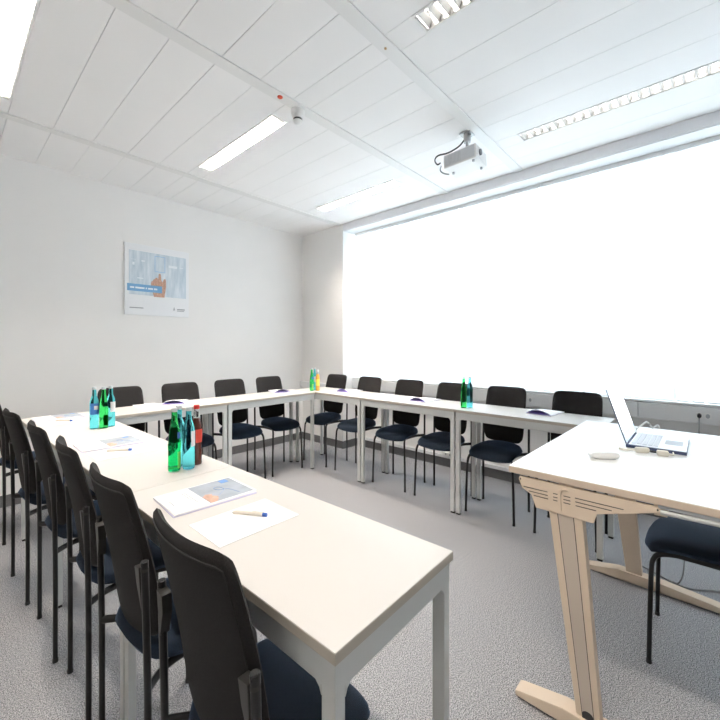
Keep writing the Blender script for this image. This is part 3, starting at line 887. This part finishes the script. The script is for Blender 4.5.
MB().cyl((4.395, 2.49, .134), (4.401, 2.49, .134), .010, n=16).build('cover', M['mount'], t, og)

# ------------------------------------------------------------------ bottles
ZT = .7402
def bottle(kind, x, y, label, rot=0.0, grp=None, cache={}):
    if kind in cache:
        return dup(cache[kind], (x, y, ZT), rot, label)
    t = thing({'green': 'green_bottle', 'blue': 'blue_bottle', 'bluegrip': 'blue_bottle', 'cola': 'cola_bottle', 'juice': 'juice_bottle'}[kind], label, 'bottle', (x, y, ZT), rot, 'drink bottles standing on the tables')
    cache[kind] = t
    if kind == 'green':
        prof = [(0, .004), (.020, .001), (.0255, .001), (.0275, .006), (.0275, .074), (.0285, .079), (.0290, .088), (.0285, .097), (.0268, .101), (.0262, .115), (.0235, .138), (.0185, .160), (.0145, .178), (.0128, .192), (.0122, .210), (.0132, .212), (.0132, .216), (0, .216)]
        MB().lathe(prof, n=28).build('glass', M['g_green'], t)
        MB().lathe([(.0279, .010), (.0281, .012), (.0281, .066), (.0279, .068)], n=10, a0=radians(-70), a1=radians(20)).build('label', M['label_lime'], t)
        MB().lathe([(.0282, .020), (.0284, .022), (.0284, .056), (.0282, .058)], n=6, a0=radians(-20), a1=radians(20)).build('label', M['label_blue'], t)
        MB().lathe([(.0268, .116), (.0256, .128), (.0240, .138)], n=8, a0=radians(-70), a1=radians(10)).build('neck_label', M['label_blue'], t)
        MB().lathe([(.0140, .211), (.0140, .221), (.0125, .2245), (0, .2245)], n=18).build('cap', M['cap_silver'], t)
    elif kind in ('blue', 'bluegrip'):
        prof = [(0, .004), (.020, .001), (.026, .001), (.0282, .007)]
        for k in range(12):
            prof.append((.0284 if k % 2 else .0276, .010 + k * .0055))
        prof += [(.0280, .080), (.0282, .130), (.0272, .145), (.0225, .162), (.0165, .174), (.0138, .182), (.0130, .194), (.0124, .210), (.0134, .212), (.0134, .216), (0, .216)]
        MB().lathe(prof, n=28).build('glass', M['g_blue'], t)
        if kind == 'blue':
            MB().lathe([(.0285, .082), (.0288, .084), (.0288, .136), (.0283, .138)], n=10, a0=radians(-90), a1=radians(-5)).build('label', M['label_white'], t)
        else:
            MB().lathe([(.0285, .078), (.0288, .080), (.0288, .136), (.0283, .138)], n=14, a0=radians(-150), a1=radians(20)).build('label', M['label_blue'], t)
            MB().lathe([(.0290, .104), (.0291, .106), (.0291, .122), (.0290, .124)], n=8, a0=radians(-95), a1=radians(-35)).build('label', M['label_white'], t)
        MB().lathe([(.0140, .211), (.0140, .221), (.0125, .2245), (0, .2245)], n=18).build('cap', M['cap_silver'], t)
    elif kind == 'cola':
        prof = [(0, .003), (.019, .001), (.024, .001), (.0262, .008), (.0262, .035), (.0235, .060), (.0240, .085), (.0262, .110), (.0255, .135), (.0215, .158), (.0165, .176)]
        MB().lathe(prof + [(0, .176)], n=28).build('liquid_body', M['cola'], t)
        MB().lathe([(0, .1763), (.0165, .1763), (.0142, .190), (.0128, .205), (.0124, .212), (.0134, .213), (.0134, .216), (0, .216)], n=24).build('neck', M['g_clear'], t)
        MB().lathe([(.0243, .084), (.0265, .108), (.0266, .112), (.0259, .134)], n=12, a0=radians(-120), a1=radians(40)).build('label', M['label_red'], t)
        MB().lathe([(.0265, .010), (.0265, .032)], n=6, a0=radians(-40), a1=radians(10)).build('label', M['label_white'], t)
        MB().lathe([(.0142, .210), (.0142, .221), (.0125, .2245), (0, .2245)], n=18).build('cap', M['cap_red'], t)
    else:
        prof = [(0, .003), (.022, .001), (.0265, .006), (.0265, .120), (.0240, .145), (.0170, .165)]
        MB().lathe(prof + [(0, .165)], n=28).build('liquid_body', M['juice'], t)
        MB().lathe([(0, .1653), (.0170, .1653), (.0150, .180), (.0145, .190), (0, .190)], n=24).build('neck', M['g_clear'], t)
        MB().lathe([(.0268, .05), (.0268, .115)], n=16, a0=radians(-160), a1=radians(60)).build('label', M['label_yellow'], t)
        MB().lathe([(.0160, .186), (.0160, .205), (.0145, .208), (0, .208)], n=18).build('cap', M['label_white'], t)
    return t
bottle('green', .753, 1.890, 'green glass bottle standing left of the red-capped bottle', radians(-10))
bottle('blue', .812, 1.868, 'blue glass bottle with a white label, front of the two beside the red cap', radians(0))
bottle('blue', .799, 1.948, 'blue glass bottle half hidden behind another beside the red-capped bottle', radians(160))
bottle('cola', .868, 1.905, 'dark cola bottle with a red cap', radians(-5))
bottle('bluegrip', .742, 3.266, 'blue bottle with a dark blue label on the far left table', radians(-10))
bottle('green', .793, 3.235, 'green bottle standing between two blue ones on the far left table', radians(60))
bottle('blue', .846, 3.268, 'blue bottle with a white label on the far left table', radians(-20))
bottle('green', 3.305, 3.865, 'green bottle in the far corner of the horseshoe', radians(-60))
bottle('juice', 3.362, 3.812, 'orange-filled bottle with yellow label in the far corner', radians(-100))
bottle('blue', 3.385, 3.900, 'pale blue bottle behind the orange one in the far corner', radians(-60))
bottle('green', 3.383, 1.722, 'green bottle on the window row of tables', radians(120))
bottle('blue', 3.430, 1.682, 'blue bottle on the window row, beside a green one', radians(120))

# ------------------------------------------------------------------ papers
GP = 'open brochures lying on the tables'
def page_brochure(x, y, rz, label, proto=[]):
    if proto:
        return dup(proto[0], (x, y, ZT), rz, label)
    t = thing('brochure', label, 'brochure', (x, y, ZT), rz, GP)
    proto.append(t)
    # x = up the page, y = across
    mb = MB()
    for k, (r, dx, dy_) in enumerate(((-2.5, -.004, -.010), (-1.2, -.002, -.005))):
        mm_ = Matrix.Translation((dx, dy_, 0)) @ Matrix.Rotation(radians(r), 4, 'Z')
        mb.box(-.160, .160, -.112, .112, .0003 + k * .0022, .0020 + k * .0022, mat=mm_, mi=k)
    mb.build('inner_pages', [M['page_lilac'], M['paper']], t, smooth=False)
    z = .0046
    MB().box(-.160, .160, -.112, .112, z, z + .0012).build('cover', M['paper'], t, smooth=False)
    z += .0012
    MB().box(-.030, .150, -.104, .106, z, z + .0003).build('cover_picture', M['print_grey'], t, smooth=False)
    hp = [(-.028, -.104), (-.028, -.030), (-.010, -.012), (.012, -.024), (.006, -.040), (.020, -.062), (.012, -.084), (-.004, -.104)]
    MB().poly([(a, b2, z + .0003) for a, b2 in hp], (0, 0, .0003)).build('hand_picture', M['skin_print'], t, smooth=False)
    MB().box(.095, .128, .060, .098, z + .0003, z + .0006).build('blue_tag', M['print_blue'], t, smooth=False)
    tx = MB()
    tx.tube([(.10, -.085, z + .0004), (.085, -.02, z + .0004), (.05, .0, z + .0004), (.045, .03, z + .0004), (.065, .03, z + .0004), (.07, -.01, z + .0004), (.03, -.05, z + .0004)], .0006, 5)
    tx.build('print_lines', M['print_blue'], t, smooth=False)
    tx = MB()
    tx.box(-.135, -.132, -.03, .02, z, z + .0002).box(-.060, -.0575, -.06, .07, z, z + .0002).box(-.070, -.0675, -.02, .07, z, z + .0002)
    tx.build('small_print', M['print_text'], t, smooth=False)
    return t
page_brochure(.712, 1.478, radians(-1), 'brochure with a grey hand picture on the near left table, in front of the bottles')
page_brochure(.690, 2.690, radians(2), 'brochure with a grey hand picture beside the fourth chair of the left row')
page_brochure(.655, 3.985, radians(3), 'brochure with a grey hand picture at the far end of the left row')

def arch_brochure(x, y, rz, label, proto=[]):
    """-x edge (away from the reader) shows the lifted cover"""
    if proto:
        return dup(proto[0], (x, y, ZT), rz, label)
    t = thing('brochure', label, 'brochure', (x, y, ZT), rz, GP)
    proto.append(t)
    MB().box(-.148, .148, -.105, .105, .0002, .0035).build('pages', M['paper'], t, smooth=False)
    MB().box(-.146, .10, -.10, .11, .0037, .0043).build('inside_page', M['purple'], t, smooth=False)
    def fn(u, v):
        a = sin(pi * min(1, v * 1.02)) if v < .98 else 0
        return (-.148 + .296 * u, -.105 + .21 * v, .0062 + (.026 * (1 - u) ** .8) * (sin(pi * v) ** .9 if 0 < v < 1 else 0))
    MB().sheet(fn, 10, 14, .0006).build('cover', M['paper'], t)
    def fn2(u, v):
        p = fn(u, v); return (p[0] + .002 * (1 - u), p[1], p[2] - .0009)
    MB().sheet(fn2, 10, 14, .0005).build('cover_lining', M['purple'], t)
    return t
arch_brochure(3.600, 3.450, radians(4), 'brochure with a purple lining lying between the second window chair and the corner')
arch_brochure(3.560, 2.265, radians(-4), 'brochure with a purple lining left of the green and blue bottle pair')
arch_brochure(3.610, 1.050, radians(-6), 'brochure with a tall purple arch lying nearest the desk')
arch_brochure(1.660, 4.130, radians(60), 'brochure with a purple lining under the poster, beside a lone sheet')
arch_brochure(2.960, 4.120, radians(72), 'brochure with a purple lining on the back table nearest the corner')

GS = 'white paper sheets on the tables'
def paper(x, y, rz, label, proto=[]):
    if proto:
        return dup(proto[0], (x, y, ZT), rz, label)
    o = MB().box(-.1485, .1485, -.105, .105, 0, .0012).build('paper_sheet', M['paper'], loc=(x, y, ZT), smooth=False)
    o.rotation_euler = (0, 0, rz)
    tag(o, label, 'paper sheet', GS); proto.append(o)
    return o
paper(.702, 1.168, radians(0), 'white sheet under the blue-capped pen nearest the camera')
paper(.690, 2.440, radians(1), 'white sheet with a pen beside the fourth chair of the left row')
paper(.640, 3.735, radians(3), 'white sheet with a pen on the far left table')
paper(1.380, 4.130, radians(84), 'white sheet alone on the table under the poster')
paper(3.560, 2.500, radians(2), 'white sheet on the window row beside the third window chair')

GN = 'ballpoint pens on the paper sheets'
def pen(x, y, rz, label, proto=[]):
    z = ZT + .0014
    if proto:
        return dup(proto[0], (x, y, z), rz, label)
    t = thing('pen', label, 'pen', (x, y, z), rz, GN)
    proto.append(t)
    MB().tube([(-.062, 0, .0026), (-.052, 0, .0046), (-.045, 0, .0052), (.050, 0, .0052)], .0052, 12, smooth=False).build('barrel', M['pen_body'], t)
    MB().cyl((.050, 0, .0053), (.066, 0, .0053), .0053, .0050, n=12).build('end_cap', M['pen_blue'], t)
    MB().box(.010, .056, -.0012, .0012, .0106, .0122, bev=.0005).build('clip', M['pen_body'], t)
    MB().cyl((-.068, 0, .0025), (-.061, 0, .0026), .0007, .0024, n=8).build('tip', M['mount'], t)
    return t
pen(.730, 1.188, radians(-60), 'cream pen with blue end on the sheet nearest the camera')
pen(.676, 2.455, radians(-38), 'cream pen on the sheet beside the fourth chair of the left row')
pen(.648, 3.737, radians(-48), 'cream pen on the farthest sheet of the left row')

# ------------------------------------------------------------------ light
w = bpy.data.worlds.new('overcast_sky'); SC.world = w
w.use_nodes = True
bg = w.node_tree.nodes['Background']
bg.inputs['Color'].default_value = (0.85, 0.935, 1.0, 1)
bg.inputs['Strength'].default_value = 3.2

# ------------------------------------------------------------------ camera
cam = bpy.data.cameras.new('camera')
co = bpy.data.objects.new('camera', cam); COL.objects.link(co)
co.location = W(0, 0, 1.19)
ang = math.atan(345. / 380.)
fwd = Vector((cos(ang), sin(ang), 0))
co.rotation_euler = fwd.to_track_quat('-Z', 'Y').to_euler()
cam.sensor_fit = 'HORIZONTAL'; cam.sensor_width = 36; cam.lens = 36 * 380. / 720
cam.shift_y = -14.5 / 720
cam.clip_start = .02; cam.clip_end = 100
SC.camera = co

vs = SC.view_settings
SC.display_settings.display_device = 'sRGB'
vs.view_transform = 'Standard'; vs.look = 'None'; vs.gamma = 1.0; vs.exposure = 1.36
vs.use_curve_mapping = False
cy = SC.cycles
cy.max_bounces = 14; cy.diffuse_bounces = 8; cy.glossy_bounces = 6; cy.transmission_bounces = 10; cy.transparent_max_bounces = 16
cy.sample_clamp_indirect = 8
cy.caustics_reflective = False; cy.caustics_refractive = False
cy.use_denoising = True
